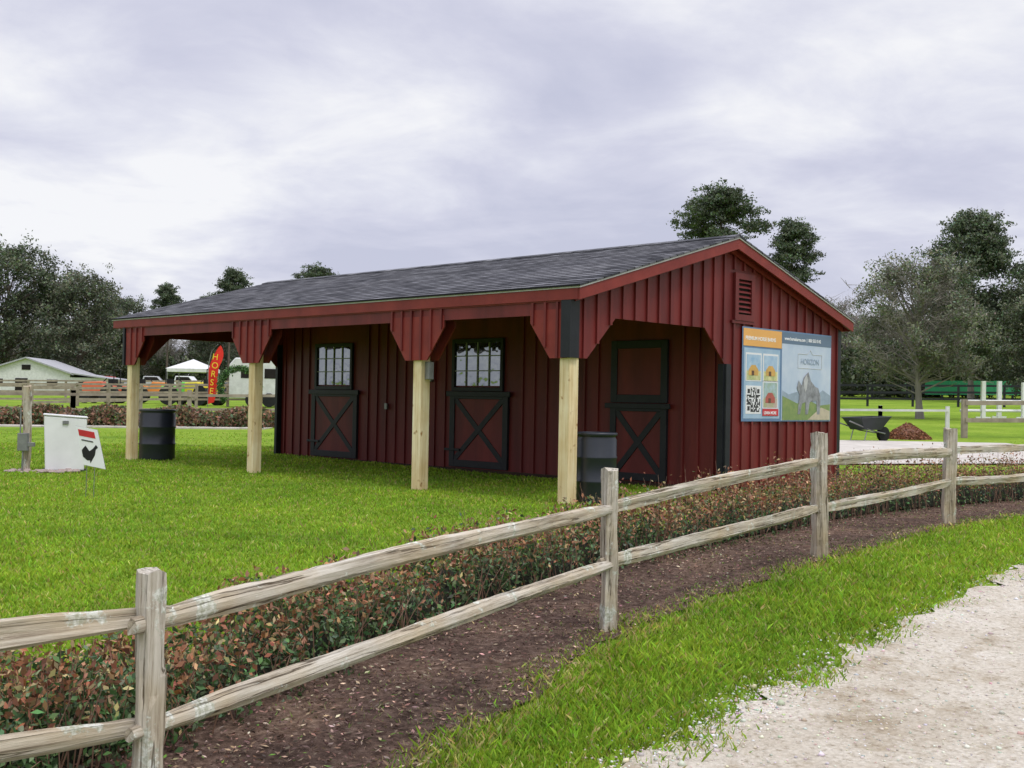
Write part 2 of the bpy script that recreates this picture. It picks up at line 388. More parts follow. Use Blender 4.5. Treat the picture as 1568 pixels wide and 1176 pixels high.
for s in (0,1):
    for i in range(nb):
        b0=-.16+i*cw; b1=b0+cw+.02; b1=min(b1,3.0)
        p=[(b0,rooftop(b0)-.016),(b1,rooftop(b1)-.018),(b1,rooftop(b1)-.002),(b0,rooftop(b0)+.005)]
        if s: p=[(6-y,z) for y,z in p][::-1]
        q.prism(p,'x',XL-.02,XR+.02)
q.obj('roof_shingles',shingle,barn)
q=B(); x=XL-.02
while x<XR+.0:
    x1=min(x+.2,XR+.02)
    for s in (0,1):
        p=[(2.87,rooftop(2.87)+.004),(3,rooftop(3)+.004),(3,rooftop(3)+.020),(2.87,rooftop(2.87)+.016)]
        if s: p=[(6-y,z) for y,z in p][::-1]
        q.prism(p,'x',x,x1-.008)
    x+=.2
q.obj('ridge_cap',shingle,barn)
q=B(); q.prism(sl(-.145,3.0,.020,.038),'x',XL-.012,XR+.012); q.prism(sl(3.0,6.145,.020,.038),'x',XL-.012,XR+.012); q.obj('drip_edge',drip,barn)
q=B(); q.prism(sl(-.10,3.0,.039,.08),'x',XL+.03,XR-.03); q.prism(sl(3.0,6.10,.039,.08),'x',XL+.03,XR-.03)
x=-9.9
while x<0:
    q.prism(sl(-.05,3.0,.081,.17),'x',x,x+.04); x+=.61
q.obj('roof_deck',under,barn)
q=B()
for xx in (XR-.028,XL):
    q.prism(sl(-.13,3.0,.039,.17),'x',xx,xx+.028); q.prism(sl(3.0,6.13,.039,.17),'x',xx,xx+.028)
q.prism(sl(-.09,3.0,.081,.092),'x',.12,XR-.03); q.prism(sl(3.0,6.1,.081,.092),'x',.12,XR-.03)
q.prism(sl(-.06,3.0,.1,.2),'x',.1115,.13); q.prism(sl(3.0,6.05,.1,.2),'x',.1115,.13)
z=rooftop(-.13)
q.box(XL+.029,XR-.029,-.135,-.11,z-.165,z-.039); q.box(XL+.029,XR-.029,6.11,6.135,z-.165,z-.039)
q.box(XL+.03,XR-.03,-.109,-.02,z-.12,z-.10)
q.obj('fascia_boards',redtrim,barn)
q=B()
def fr(q,y0,y1,z0,z1,w,x0,x1):
    q.box(x0,x1,y0,y0+w,z0,z1); q.box(x0,x1,y1-w,y1,z0,z1); q.box(x0,x1,y0+w,y1-w,z0,z0+w); q.box(x0,x1,y0+w,y1-w,z1-w,z1)
fr(q,3.13,3.60,2.24,2.86,.08,.086,.13)
for i in range(7):
    z=2.345+i*.064; q.raw([(.092,3.21,z+.03),(.092,3.52,z+.03),(.122,3.52,z),(.122,3.21,z),(.092,3.21,z+.038),(.092,3.52,z+.038),(.122,3.52,z+.008),(.122,3.21,z+.008)],[(0,1,2,3),(7,6,5,4),(0,4,5,1),(3,2,6,7)])
q.box(.086,.12,3.08,3.65,2.2,2.239)
q.obj('gable_vent',red,barn)
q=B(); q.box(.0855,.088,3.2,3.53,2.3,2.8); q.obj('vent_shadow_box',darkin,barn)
# ------------------------------------------------------------------ banner
ban=empty('advertising_banner',(C0[0],C0[1],0),RZ)
BY0,BZ0,BW,BH=3.33,.92,2.39,1.25
BX=.113
def flat(name,u0,u1,v0,v1,lay,c,c2=None,sc=3):
    q=B(); q.box(BX+lay*.002,BX+.0015+lay*.002,BY0+u0*BW,BY0+u1*BW,BZ0+v0*BH,BZ0+v1*BH); return q.obj(name,M(name+'_m',c,c2 or tuple(x*.93 for x in c),sc,.45),ban)
def poly(name,pts,lay,c,c2=None):
    q=B(); q.prism([(BY0+u*BW,BZ0+v*BH) for u,v in pts],'x',BX+lay*.002,BX+.0015+lay*.002); return q.obj(name,M(name+'_m',c,c2,8,.45),ban)
def text(name,s,u,v,size,lay,c,parent=ban,al='LEFT'):
    cu=bpy.data.curves.new(name,'FONT'); cu.body=s; cu.size=size; cu.align_x=al; cu.extrude=.0006; cu.offset=.0015
    o=bpy.data.objects.new(name,cu); cu.materials.append(M(name+'_m',c,c)); col.objects.link(o); o.parent=parent
    o.location=(BX+.0025+lay*.002,BY0+u*BW,BZ0+v*BH); o.rotation_euler=(math.pi/2,0,math.pi/2); return o
flat('vinyl',0,1,0,1,0,(.15,.25,.38),(.11,.19,.33))
flat('sky_picture',.42,.995,.01,.985,1,(.60,.66,.74),(.36,.47,.62),1.6)
flat('header_band',.42,.995,.86,.985,2,(.13,.19,.27))
flat('orange_band',.01,.415,.80,.985,2,(.80,.42,.12))
flat('left_column',.02,.40,.03,.78,1,(.42,.55,.66),(.28,.42,.56))
for i,(u,v,c,c2) in enumerate([(.045,.44,(.70,.66,.36),(.25,.42,.6)),(.225,.44,(.75,.70,.35),(.3,.45,.62)),(.225,.15,(.55,.40,.38),(.3,.4,.25))]):
    flat('photo_frame',u-.01,u+.155,v-.012,v+.29,2,(.78,.78,.78)); flat('photo',u,u+.145,v+.10,v+.27,3,(.45,.58,.70),c2,9); flat('photo_ground',u,u+.145,v,v+.098,3,c,(.35,.42,.18),12)
    poly('photo_barn',[(u+.02,v+.05),(u+.12,v+.05),(u+.12,v+.11),(u+.09,v+.16),(u+.05,v+.16),(u+.02,v+.11)],4,(.5,.13,.1) if i==2 else (.70,.42,.12))
    poly('photo_door',[(u+.05,v+.05),(u+.075,v+.05),(u+.075,v+.10),(u+.05,v+.10)],5,(.15,.08,.05))
flat('qr_card',.04,.20,.08,.38,2,(.8,.8,.8))
q=B()
for i in range(17):
    for j in range(17):
        on=None
        for (ci,cj) in ((2,2),(2,14),(14,14)):
            m_=max(abs(i-ci),abs(j-cj))
            if m_<=3: on=(m_ in (0,1,3)) if m_<4 else None
        if on is None: on=random.random()<.5
        if on:
            u=.05+i*.14/17; v=.10+j*.26/17
            q.box(BX+.0057,BX+.0064,BY0+u*BW,BY0+(u+.14/17)*BW,BZ0+v*BH,BZ0+(v+.26/17)*BH)
q.obj('qr_code',M('qr_black',(.06,.06,.06)),ban)
flat('red_label',.215,.385,.06,.135,4,(.6,.05,.06))
poly('far_hill',[(.43,.2),(.99,.15),(.99,.30),(.9,.36),(.8,.28),(.62,.34),(.5,.30),(.43,.34)],2,(.34,.42,.50))
poly('hill',[(.43,.015),(.99,.015),(.99,.20),(.85,.18),(.7,.26),(.6,.20),(.43,.28)],3,(.16,.25,.09),(.28,.34,.12))
poly('path_picture',[(.72,.018),(.985,.018),(.985,.12),(.88,.16)],4,(.6,.52,.38))
poly('horse_picture',[(.60,.08),(.62,.30),(.59,.38),(.61,.46),(.645,.40),(.67,.50),(.72,.56),(.75,.46),(.80,.40),(.84,.38),(.87,.28),(.86,.08),(.83,.08),(.82,.24),(.74,.22),(.72,.08),(.69,.08),(.69,.22),(.65,.2),(.63,.08)],5,(.38,.39,.41),(.14,.14,.15))
poly('horse_face',[(.665,.46),(.70,.53),(.715,.47),(.70,.36),(.685,.33),(.67,.38)],6,(.55,.55,.55))
q=B()
def line(u0,v0,u1,v1,w=.004):
    q.bar((BX+.007,BY0+u0*BW,BZ0+v0*BH),(BX+.007,BY0+u1*BW,BZ0+v1*BH),.002,w*2)
for s in [(.60,.60,.60,.76),(.60,.76,.71,.76),(.71,.76,.74,.81),(.74,.81,.77,.76),(.77,.76,.88,.76),(.88,.76,.88,.60),(.88,.60,.60,.60)]: line(*s,.003)
q.obj('logo_outline',whitep,ban)
text('banner_title','PREMIUM HORSE BARNS',.03,.865,.070,2,(.85,.85,.82))
text('banner_contact','www.horsebarns.com  |  800 555 0142',.445,.90,.064,2,(.85,.85,.85))
text('logo_text','HORIZON',.74,.645,.112,2,(.30,.38,.48),al='CENTER')
text('label_text','LEARN MORE',.228,.078,.053,4,(.85,.85,.85))
# ------------------------------------------------------------------ plastic drums
def drum(x,y,r,h):
    q=B(); p=[(r*.9,0),(r*.985,.02),(r,.05),(r,h*.30),(r*1.035,h*.315),(r*1.035,h*.335),(r,h*.35),(r,h*.63),(r*1.035,h*.645),(r*1.035,h*.665),(r,h*.68),(r,h*.90),(r*.95,h*.93),(r*.95,h*.95),(r*1.03,h*.955),(r*1.03,h*.99),(r*.99,h),(r*.9,h*1.0),(r*.88,h*.96),(r*.3,h*.965)]
    o=q.lathe(p,k=40).obj('plastic_drum',plastic,None,(x,y,gz(x,y)-.01),smooth=False)
    for f in o.data.polygons: f.use_smooth=len(f.vertices)==4
    return o
drum(.965,12.82,.222,.81); drum(-6.03,19.5,.295,.87)
# ------------------------------------------------------------------ split rail fence
fence=empty('split_rail_fence')
def rough_tube(length,ry,rz,seed,nl=34,k=9,ends=True):
    r=np.random.default_rng(seed); V=[];F=[]
    base=1+r.normal(0,.13,k); ph=r.uniform(0,6,4); bow=r.normal(0,.007); bow2=r.normal(0,.005)
    for i in range(nl+1):
        t=i/nl; x=t*length; tp=1
        if ends: tp=min(1,.6+min(t,1-t)*length/.35*.4)
        cy=bow*math.sin(t*math.pi)*2+.003*math.sin(t*9+ph[0]); cz=bow2*math.sin(t*math.pi*1.3)*2+.003*math.sin(t*7+ph[1])
        for j in range(k):
            a=2*math.pi*j/k+.2*math.sin(t*2+ph[2])
            ca,sa=math.cos(a),math.sin(a); sq=1/(max(abs(ca),abs(sa)))**.7
            m=base[j]*(1+.06*math.sin(t*13*(1+j*.1)+ph[3]+j)+r.normal(0,.026))*tp*sq
            xe=x+(r.normal(0,.006) if (not ends and i==nl) else 0)
            V.append((xe,cy+ry*m*ca,cz+rz*m*sa))
    for i in range(nl):
        for j in range(k): F.append((i*k+j,i*k+(j+1)%k,(i+1)*k+(j+1)%k,(i+1)*k+j))
    n=len(V); F.append(tuple(range(k))[::-1]); F.append(tuple(range(nl*k,nl*k+k)))
    me=bpy.data.meshes.new('rail'); me.from_pydata(V,[],F); me.update(); return me
def place(me,name,p,q,parent,mat):
    p=Vector(p);q=Vector(q); o=link(name,me,mat,parent); o.matrix_world=Matrix.Translation(p)@(q-p).to_track_quat('X','Z').to_matrix().to_4x4(); return o
tops=[.62,.64,.672,.786,.94,.937,.95,.97,1,1]
RT=[(.52,.25),(.50,.235),(.537,.262),(.582,.292),(.732,.378),(.722,.42),(.73,.42),(.78,.46),(.8,.5),(.9,.6)]
for i,(x,y) in enumerate(FP):
    z=gz(x,y); h=tops[i]-z
    me=rough_tube(h+.15,[.038,.038,.040,.048,.060,.062,.06,.06,.06,.06][i],[.034,.034,.036,.044,.052,.052,.05,.05,.05,.05][i],100+i,22,9,False)
    place(me,'post',(x,y,z-.15),(x+random.uniform(-.012,.012),y,tops[i]),fence,oldwood)
for i in range(len(FP)-1):
    (x0,y0),(x1,y1)=FP[i],FP[i+1]; d=Vector((x1-x0,y1-y0,0)).normalized()*.05
    for k in (0,1):
        ln=math.dist(FP[i],FP[i+1]); me=rough_tube(ln+.14,.027,(.034 if i<3 else .040) if k==0 else (.031 if i<3 else .037),200+i*3+k,60)
        off=Vector((-d.y,d.x,0))*(.3 if i%2 else -.3)
        place(me,'rail',Vector((x0,y0,RT[i][k]))-d*1.4+off,Vector((x1,y1,RT[i+1][k]))+d*1.4+off,fence,oldwood)
# ------------------------------------------------------------------ scatter helpers
def rand_rot(n):
    q=rng.normal(size=(n,4)); q/=np.linalg.norm(q,axis=1)[:,None]; w,x,y,z=q.T
    return np.stack([np.stack([1-2*(y*y+z*z),2*(x*y-z*w),2*(x*z+y*w)],1),np.stack([2*(x*y+z*w),1-2*(x*x+z*z),2*(y*z-x*w)],1),np.stack([2*(x*z-y*w),2*(y*z+x*w),1-2*(x*x+y*y)],1)],1)
def leaves(P,size,C,flatten=0,asp=.55):
    n=len(P); R=rand_rot(n); base=np.array([[-1,0,0],[0,-asp,.18],[1,0,0],[0,asp,.18]],float)
    V=np.einsum('nij,kj->nki',R,base)*np.asarray(size).reshape(-1,1,1)
    if flatten: V[:,:,2]*=1-flatten
    V+=P[:,None,:]; F=np.arange(n*4).reshape(n,4); return V.reshape(-1,3),F,np.repeat(C,4,0)
def vary(c,n,s=.25):
    c=np.asarray(c,float); k=np.exp(rng.normal(0,s,(n,1))); h=1+rng.normal(0,.10,(n,3)); return np.clip(c*k*h,0,1)
# ------------------------------------------------------------------ hedge
HI=np.arange(12,len(FC)-60)
def hedge_pts(n):
    w=1/np.maximum(FC[HI][:,1]+2.5,2.5); w/=w.sum(); i=rng.choice(HI[:-1],n,p=w[:-1]/w[:-1].sum()); t=rng.random(n)
    c=FC[i]*(1-t[:,None])+FC[i+1]*t[:,None]; return c,FN[i],i+t
def hprof(u):
    base=np.interp(u,[24,60,78,100,125],[.23,.24,.29,.37,.41])
    return base*(1+.15*np.sin(u*.52)+.14*np.sin(u*1.13+1)+.09*np.sin(u*3.1))
n=98000
c,nn,u=hedge_pts(n); th=rng.uniform(-.1,math.pi+.1,n); rr=np.where(rng.random(n)<.62,rng.uniform(.80,1.18,n),rng.uniform(.3,.85,n))
H=hprof(u)*(1+.14*np.sin(u*7+th*3)+.10*np.sin(u*15+th*7)); ct,st=np.cos(th),np.sin(th)
sx=np.sign(ct)*np.abs(ct)**.7; sz=np.abs(st)**.7*np.sign(st)
off=1.08+.29*rr*sx*(1+.22*np.sin(u*2.3+2)); P2=c+nn*off[:,None]
z=g(P2[:,0],P2[:,1])+.06+H*rr*np.clip(sz,-.1,1)*.92+rng.normal(0,.022,n)
gap=(np.sin(u*1.13+1)+np.sin(u*.52)<-.9)&(rng.random(n)<.55)
frac=np.clip((z-g(P2[:,0],P2[:,1]))/.36,0,1.2)
patch=.5+.5*np.sin(u*.9+1.3)*np.sin(u*.37+.4)
pr=np.clip((frac-.45)*1.4+patch*.5-.10,0.05,.88); isred=rng.random(n)<pr
Cg=vary((.065,.12,.040),n,.45); Cr=vary((.27,.125,.065),n,.4); Ct=vary((.40,.30,.14),n,.3)
Cc=np.where(isred[:,None],Cr,Cg); Cc=np.where((isred&(rng.random(n)<.30))[:,None],Ct,Cc)
lite=(~isred)&(rng.random(n)<.22); Cc[lite]=vary((.15,.21,.11),n,.3)[lite]
kp=~gap; m_=kp.sum()
V,F,CC=leaves(np.stack([P2[:,0],P2[:,1],z],1)[kp],rng.uniform(.011,.022,m_),Cc[kp],asp=.5)
hedge=empty('low_hedge'); link('leaves',npmesh('hedge_leaves',V,F,CC),leafm,hedge)
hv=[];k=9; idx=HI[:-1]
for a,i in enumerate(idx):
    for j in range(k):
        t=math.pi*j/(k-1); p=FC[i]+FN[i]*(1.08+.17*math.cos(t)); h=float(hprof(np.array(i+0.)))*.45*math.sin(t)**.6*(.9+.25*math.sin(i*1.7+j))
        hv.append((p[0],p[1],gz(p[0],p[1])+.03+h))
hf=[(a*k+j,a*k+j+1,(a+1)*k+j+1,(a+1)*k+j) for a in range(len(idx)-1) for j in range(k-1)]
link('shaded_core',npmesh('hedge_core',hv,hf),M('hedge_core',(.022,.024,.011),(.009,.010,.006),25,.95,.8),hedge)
q=B(); c,nn,u=hedge_pts(3000)
for i in range(3000):
    o=1.08+random.uniform(-.34,.32); p=c[i]+nn[i]*o; h=float(hprof(u[i]))*random.uniform(.8,1.4); z0=gz(p[0],p[1])
    dx,dy=random.gauss(0,.09),random.gauss(0,.09)
    q.tube([(p[0],p[1],z0),(p[0]+dx*.4,p[1]+dy*.4,z0+h*.5),(p[0]+dx,p[1]+dy,z0+h)],[.0035,.0025,.0012],3,False)
q.obj('twigs',M('twig_bark',(.24,.14,.09),(.11,.065,.045)),hedge)
# ------------------------------------------------------------------ mulch chips and fallen leaves
n=48000; w=1/np.maximum(FC[:-1,1]+2,2)**1.3; w[:14]=0; w/=w.sum(); i=rng.choice(len(FC)-1,n,p=w); t=rng.random((n,1))
P2=FC[i]*(1-t)+FC[i+1]*t+FN[i]*rng.uniform(-.13,1.3,n)[:,None]
P=np.stack([P2[:,0],P2[:,1],g(P2[:,0],P2[:,1])+.02+rng.random(n)*.012],1)
Cm=vary((.15,.092,.068),n,.5); lt=rng.random(n); Cm[lt<.18]=vary((.38,.29,.20),n,.3)[lt<.18]; Cm[lt>.95]=vary((.10,.18,.03),n,.3)[lt>.95]
V,F,CC=leaves(P,rng.uniform(.006,.018,n),Cm,.55,.4); link('mulch_chips',npmesh('chips',V,F,CC),chipm)
# ------------------------------------------------------------------ road stones
n=42000; w=1/np.maximum(RC[:-1,1]+1,1.5)**1.6; w[:20]=0; w/=w.sum(); i=rng.choice(len(RC)-1,n,p=w); t=rng.random((n,1))
e=np.where(rng.random(n)<.25,rng.normal(0,.10,n)-.03,-rng.random(n)*3.6)
P2=RC[i]*(1-t)+RC[i+1]*t+RN[i]*e[:,None]; oc=np.array([[1,0,0],[-1,0,0],[0,1,0],[0,-1,0],[0,0,1],[0,0,-1]],float)
R=rand_rot(n); sz=np.exp(rng.normal(-5.35,.5,n)); V=np.einsum('nij,kj->nki',R,oc)*sz[:,None,None]*rng.uniform(.6,1.2,(n,6,1)); V[:,:,2]*=.7
V+=np.stack([P2[:,0],P2[:,1],g(P2[:,0],P2[:,1])+.014+sz*.12],1)[:,None,:]
f=np.array([[0,2,4],[2,1,4],[1,3,4],[3,0,4],[2,0,5],[1,2,5],[3,1,5],[0,3,5]]); F=(np.arange(n)[:,None,None]*6+f[None]).reshape(-1,3)
sc_=np.clip(vary((.56,.52,.44),n,.24),0,.72)
link('road_stones',npmesh('stones',V.reshape(-1,3),F,np.repeat(sc_,6,0)),chipm)
# ------------------------------------------------------------------ grass
def in_barn(x,y):
    dx=x-C0[0];dy=y-C0[1]; a=dx*U[0]+dy*U[1]; b=dx*VV[0]+dy*VV[1]; return (a>-.05)&(a<9.9)&(b>3.0)&(b<6.05)
def blades(x,y,hh,ww,cb):
    n=len(x); z=g(x,y); an=rng.uniform(0,2*math.pi,n); ln=rng.uniform(.2,1.0,n)*hh; la=rng.uniform(0,2*math.pi,n)
    wx,wy=np.cos(an)*ww,np.sin(an)*ww
    V=np.empty((n,4,3)); V[:,0]=np.stack([x-wx,y-wy,z],1); V[:,1]=np.stack([x+wx,y+wy,z],1)
    V[:,2]=np.stack([x+wx*.7+np.cos(la)*ln*.35,y+wy*.7+np.sin(la)*ln*.35,z+hh*.6],1)
    V[:,3]=np.stack([x+np.cos(la)*ln,y+np.sin(la)*ln,z+hh],1)
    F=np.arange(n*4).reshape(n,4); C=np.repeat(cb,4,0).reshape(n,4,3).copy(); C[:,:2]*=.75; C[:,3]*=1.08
    return V.reshape(-1,3),F,C.reshape(-1,3)
n=700000
y=1/rng.uniform(1/30,1/2.3,n); y=np.where(rng.random(n)<.35,rng.uniform(5,24,n),y); x=rng.uniform(-.62,.66,n)*y
sf=sdist(x,y,FC,FN); sr=sdist(x,y,RC,RN)
edge=.05*np.sin(x*3+y*5)+.03*np.sin(x*11-y*7)+rng.normal(0,.05,n)
lawn=(sf>1.33+edge); verge=(sf<-.06+edge)&(sr>.0+edge*1.6)
thin=(sf<0)&(rng.random(n)<np.clip(.70+sf*3.2,0,.65))
inb=in_barn(x,y); pad=(x>4)&(y>20)&(x<13)&(y<31)
ok=(lawn|verge)&~inb&~pad&~thin
x,y,verge,sf=x[ok],y[ok],verge[ok],sf[ok]; n=len(x)
clump=(1+.3*np.sin(x*5.1+1.3*np.sin(y*3.7))*np.sin(y*4.3+np.sin(x*2.9)))
hh=np.where(verge,rng.uniform(.018,.050,n),rng.uniform(.012,.040,n))*clump; ww=.0017+y*.00042
cb=vary((.255,.425,.035),n,.2); cb*= (.88+.12*clump)[:,None]; yel=rng.random(n)<np.where(verge&(sf>-.25),.38,.10); cb[yel]=vary((.46,.43,.15),n,.2)[yel]
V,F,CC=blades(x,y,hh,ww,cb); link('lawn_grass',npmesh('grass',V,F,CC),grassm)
n=30000; i=rng.choice(len(FC)-1,n,p=np.where(np.arange(len(FC)-1)<14,0,1)/(np.arange(len(FC)-1)>=14).sum()); t=rng.random((n,1))
e=np.where(rng.random(n)<.5,rng.normal(.0,.11,n),rng.uniform(-.1,.75,n)); cl=(np.sin(i*1.7+e*6)+np.sin(i*.6+2+e*3)>.15)|(e<.08)
P2=FC[i]*(1-t)+FC[i+1]*t+FN[i]*e[:,None]; P2=P2[cl]; n=len(P2)
cb=vary((.40,.35,.19),n,.35); gsel=rng.random(n)<.52; cb[gsel]=vary((.20,.33,.07),n,.3)[gsel]
V,F,CC=blades(P2[:,0],P2[:,1],rng.uniform(.010,.036,n),np.full(n,.0024),cb); link('weeds',npmesh('weeds',V,F,CC),grassm)
pts=[]
for cx,cy in [(1.66,3.83),(1.80,3.92),(2.6,5.1)]:
    m=150; pts.append(np.stack([cx+rng.normal(0,.07,m),cy+rng.normal(0,.05,m)],1))
P2=np.vstack(pts); V,F,CC=blades(P2[:,0],P2[:,1],rng.uniform(.012,.03,len(P2)),np.full(len(P2),.0022),vary((.22,.33,.06),len(P2),.3)); link('road_weeds',npmesh('tufts',V,F,CC),grassm)
# ------------------------------------------------------------------ trees
def tree_meshes(name,seed,H,cw,c0,nclump,perclump,cr,lsize,c,kind='oak',barkm=bark,tr=.22):
    r=random.Random(seed); q=B(); lean=(r.gauss(0,.02)*H,r.gauss(0,.02)*H)
    def tp(t): return Vector((lean[0]*t*t+.1*math.sin(t*5+seed),lean[1]*t*t+.1*math.cos(t*4+seed)-.1,H*t))
    tm=.93 if kind=='pine' else .75
    q.tube([tp(t*tm/8) for t in range(9)],[tr*(1-.1*t)*(1.35 if t==0 else 1) for t in range(9)],8,False)
    P=[];C=[];Sz=[]
    for k in range(nclump):
        f=(k+r.random())/nclump
        if kind=='pine':
            z=c0+(1-c0)*f**.8; rad=cw*(math.sin(min(1,(1.03-f)*1.25+.05)*math.pi*.5))*(.5+.5*min(1,f*4))*r.uniform(.25,1)
        else:
            z=c0+(1-c0)*(.03+.94*r.random()); tt=(z-c0)/(1-c0); rad=cw*math.sqrt(max(.06,1-abs(2*tt-.85)**2.0/1.35))*r.uniform(.15,1)**.6
        a=r.uniform(0,2*math.pi)+k*2.4
        e=Vector((math.cos(a)*rad,math.sin(a)*rad,z*H))+tp(z)*1-Vector((0,0,tp(z).z)); e.z=z*H
        st=tp(min(tm*.98,z*(.93 if kind=='pine' else r.uniform(.5,.8))))
        mid=(st+e)/2+Vector((r.gauss(0,.1)*rad,r.gauss(0,.1)*rad,(-.03 if kind=='pine' else .05)*rad))
        br=tr*(.16 if kind=='pine' else .28)*(.6+.6*r.random())
        q.tube([st,mid,e],[br,br*.6,br*.2],5,False)
        for s in range(5 if kind!='bare' else 9):
            d=Vector((r.gauss(0,1),r.gauss(0,1),r.gauss(.3,.8)))*cr*.75; b0=mid.lerp(e,r.uniform(.2,1))
            q.tube([b0,b0+d*.55+Vector((0,0,.05)),b0+d],[br*.28,br*.18,br*.06],3,False)
            if kind=='bare':
                for w in range(4):
                    d2=Vector((r.gauss(0,1),r.gauss(0,1),r.gauss(.4,.7)))*cr*.45; b1=b0+d*r.uniform(.3,1); q.tube([b1,b1+d2],[.018,.007],3,False)
        m=int(perclump*r.uniform(.5,1.5))
        if m>0:
            sub=max(1,m//26); 
            for s in range(sub):
                cc=np.array(e)+rng.normal(0,1,3)*np.array([cr*.6,cr*.6,cr*(.32 if kind=='pine' else .5)])
                mm=26; pp=cc+rng.normal(0,1,(mm,3))*np.array([cr*.26,cr*.26,cr*(.15 if kind=='pine' else .22)]); P.append(pp)
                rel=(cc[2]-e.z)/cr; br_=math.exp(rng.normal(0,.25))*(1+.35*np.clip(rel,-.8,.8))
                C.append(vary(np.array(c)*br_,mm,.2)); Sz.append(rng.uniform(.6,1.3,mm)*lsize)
    me=bpy.data.meshes.new(name+'_wood'); me.from_pydata(q.v,[],q.f); me.update(); me.materials.append(barkm)
    lm=None
    if P:
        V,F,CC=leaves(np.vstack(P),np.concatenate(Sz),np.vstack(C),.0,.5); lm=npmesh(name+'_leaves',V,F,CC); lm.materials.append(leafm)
    return me,lm
def put(name,ms,x,y,s=1,rz=0,parent=None,z=None,sz=None):
    e=empty(name,(x,y,(gz(x,y) if z is None else z)-.05),rz); e.scale=(s,s,s if sz is None else sz)
    if parent: e.parent=parent
    for m,nm in zip(ms,('trunk_and_limbs','foliage')):
        if m:
            o=bpy.data.objects.new(nm,m); col.objects.link(o); o.parent=e
    return e
pineA=tree_meshes('pineA',3,17,3.7,.74,52,400,.82,.125,(.085,.11,.06),'pine')
pineB=tree_meshes('pineB',5,17,2.5,.68,44,380,.80,.13,(.09,.115,.065),'pine')
pineC=tree_meshes('pineC',11,14,3.9,.28,96,420,.95,.125,(.10,.125,.075),'pine',greybark)
oakA=tree_meshes('oakA',21,11,4.8,.18,84,380,.95,.125,(.09,.11,.062),'oak')
oakB=tree_meshes('oakB',22,10,3.9,.15,66,360,.9,.12,(.115,.13,.082),'oak')
bareA=tree_meshes('bareA',31,9,3.6,.2,36,50,.95,.10,(.17,.165,.125),'bare',greybark,.16)
bareB=tree_meshes('bareB',32,9.5,3.0,.2,32,24,.95,.10,(.17,.16,.12),'bare',greybark,.15)
nearT=tree_meshes('youngoak',41,6.7,3.0,.27,84,240,.50,.060,(.16,.175,.115),'bare',greybark,.15)
bushM=tree_meshes('bush',51,2.6,2.2,.0,26,240,.6,.13,(.08,.10,.052),'oak',bark,.05)
put('pine_tree',pineA,16.3,90,.98,.4); put('pine_tree',pineB,26.4,110,.98,1.2)
put('pine_tree',pineC,36.0,90,1.04,2.0); put('oak_tree',nearT,17.0,48,1.0,.5)
put('pine_tree',pineB,-34.8,140,.87,2.2); put('pine_tree',pineA,-22.3,130,.84,1.0); put('pine_tree',pineB,-42.9,142,.77,.3); put('pine_tree',pineA,-40.0,150,.73,4)
put('oak_tree',oakA,-58.5,132,1.50,0); put('oak_tree',oakB,-49.4,130,1.34,2); put('oak_tree',oakB,37.6,82,.78,1); put('oak_tree',oakA,39.5,86,.80,2)
tl=empty('distant_tree_line')
r=random.Random(5)
def scatter(ms,n,xa,xb,ya,yb,s0,s1):
    for i in range(n):
        x=xa+(xb-xa)*(i+r.random())/n; y=r.uniform(ya,yb); put('tree',r.choice(ms),x,y,r.uniform(s0,s1),r.uniform(0,6),tl)
scatter([bareA,bareB,bareA,oakB],34,-95,-4,135,175,.75,1.05)
scatter([oakB,oakA,bareA],24,-90,-6,150,190,.8,1.1)
scatter([bushM],50,-115,12,140,200,1.3,2.3)
scatter([bareA,bareB,oakB],14,-4,34,150,180,.7,1.0)
scatter([bareA,bareB,bareA],28,36,84,120,160,.95,1.3)
scatter([oakB,oakA],12,38,78,150,165,.9,1.15)
scatter([oakA,oakB],7,40,60,98,112,.6,.85)
scatter([bushM],44,26,100,112,150,1.3,2.6)
# ------------------------------------------------------------------ background left
def rail_fence(name,pts,h,rails,mat,w=.1,sp=2.4,rw=.1):
    q=B()
    for (x0,y0),(x1,y1) in zip(pts[:-1],pts[1:]):
        d=math.dist((x0,y0),(x1,y1)); n=max(1,round(d/sp))
        for i in range(n+1):
            t=i/n; x=x0+(x1-x0)*t; y=y0+(y1-y0)*t; z=gz(x,y)
            hh=h*(1+r.uniform(-.03,.03)); q.box(x-w/2,x+w/2,y-w/2,y+w/2,z-.1,z+hh)
            if i<n:
                xx=x0+(x1-x0)*(i+1)/n; yy=y0+(y1-y0)*(i+1)/n
                for f in rails: q.bar((x,y-w/2-.02,z+h*f+r.uniform(-.02,.02)),(xx,yy-w/2-.02,gz(xx,yy)+h*f),.04,rw)
    return q.obj(name,mat)
rail_fence('wooden_fence',[(-26,38),(-14,36.5),(-7.0,38)],1.05,(.4,.85),farwood,.12,3,.09)
rail_fence('wooden_fence',[(-36,58),(-20,60),(-8,63)],1.25,(.3,.6,.92),farwood,.13,2.6,.10)
rail_fence('wooden_fence',[(-50,90),(-24,92),(-6,95)],1.4,(.35,.65,.95),farwood,.15,3,.14)
rail_fence('wooden_fence',[(-18.5,44),(-16,58)],1.2,(.4,.85),farwood,.13,3,.1)
bh=empty('clipped_hedge'); n=34000
t=rng.random(n); hx=-28+t*21; hy=34.5+np.sin(hx*.2)*.6+rng.normal(0,.45,n); hz=g(hx,hy)+np.abs(rng.uniform(0,.52,n))*(1+.18*np.sin(hx*3))
V,F,CC=leaves(np.stack([hx,hy,hz],1),rng.uniform(.04,.08,n),np.where((rng.random(n)<.6)[:,None],vary((.21,.12,.07),n,.35),vary((.09,.12,.05),n,.35))); link('leaves',npmesh('hl',V,F,CC),leafm,bh)
q=B(); 
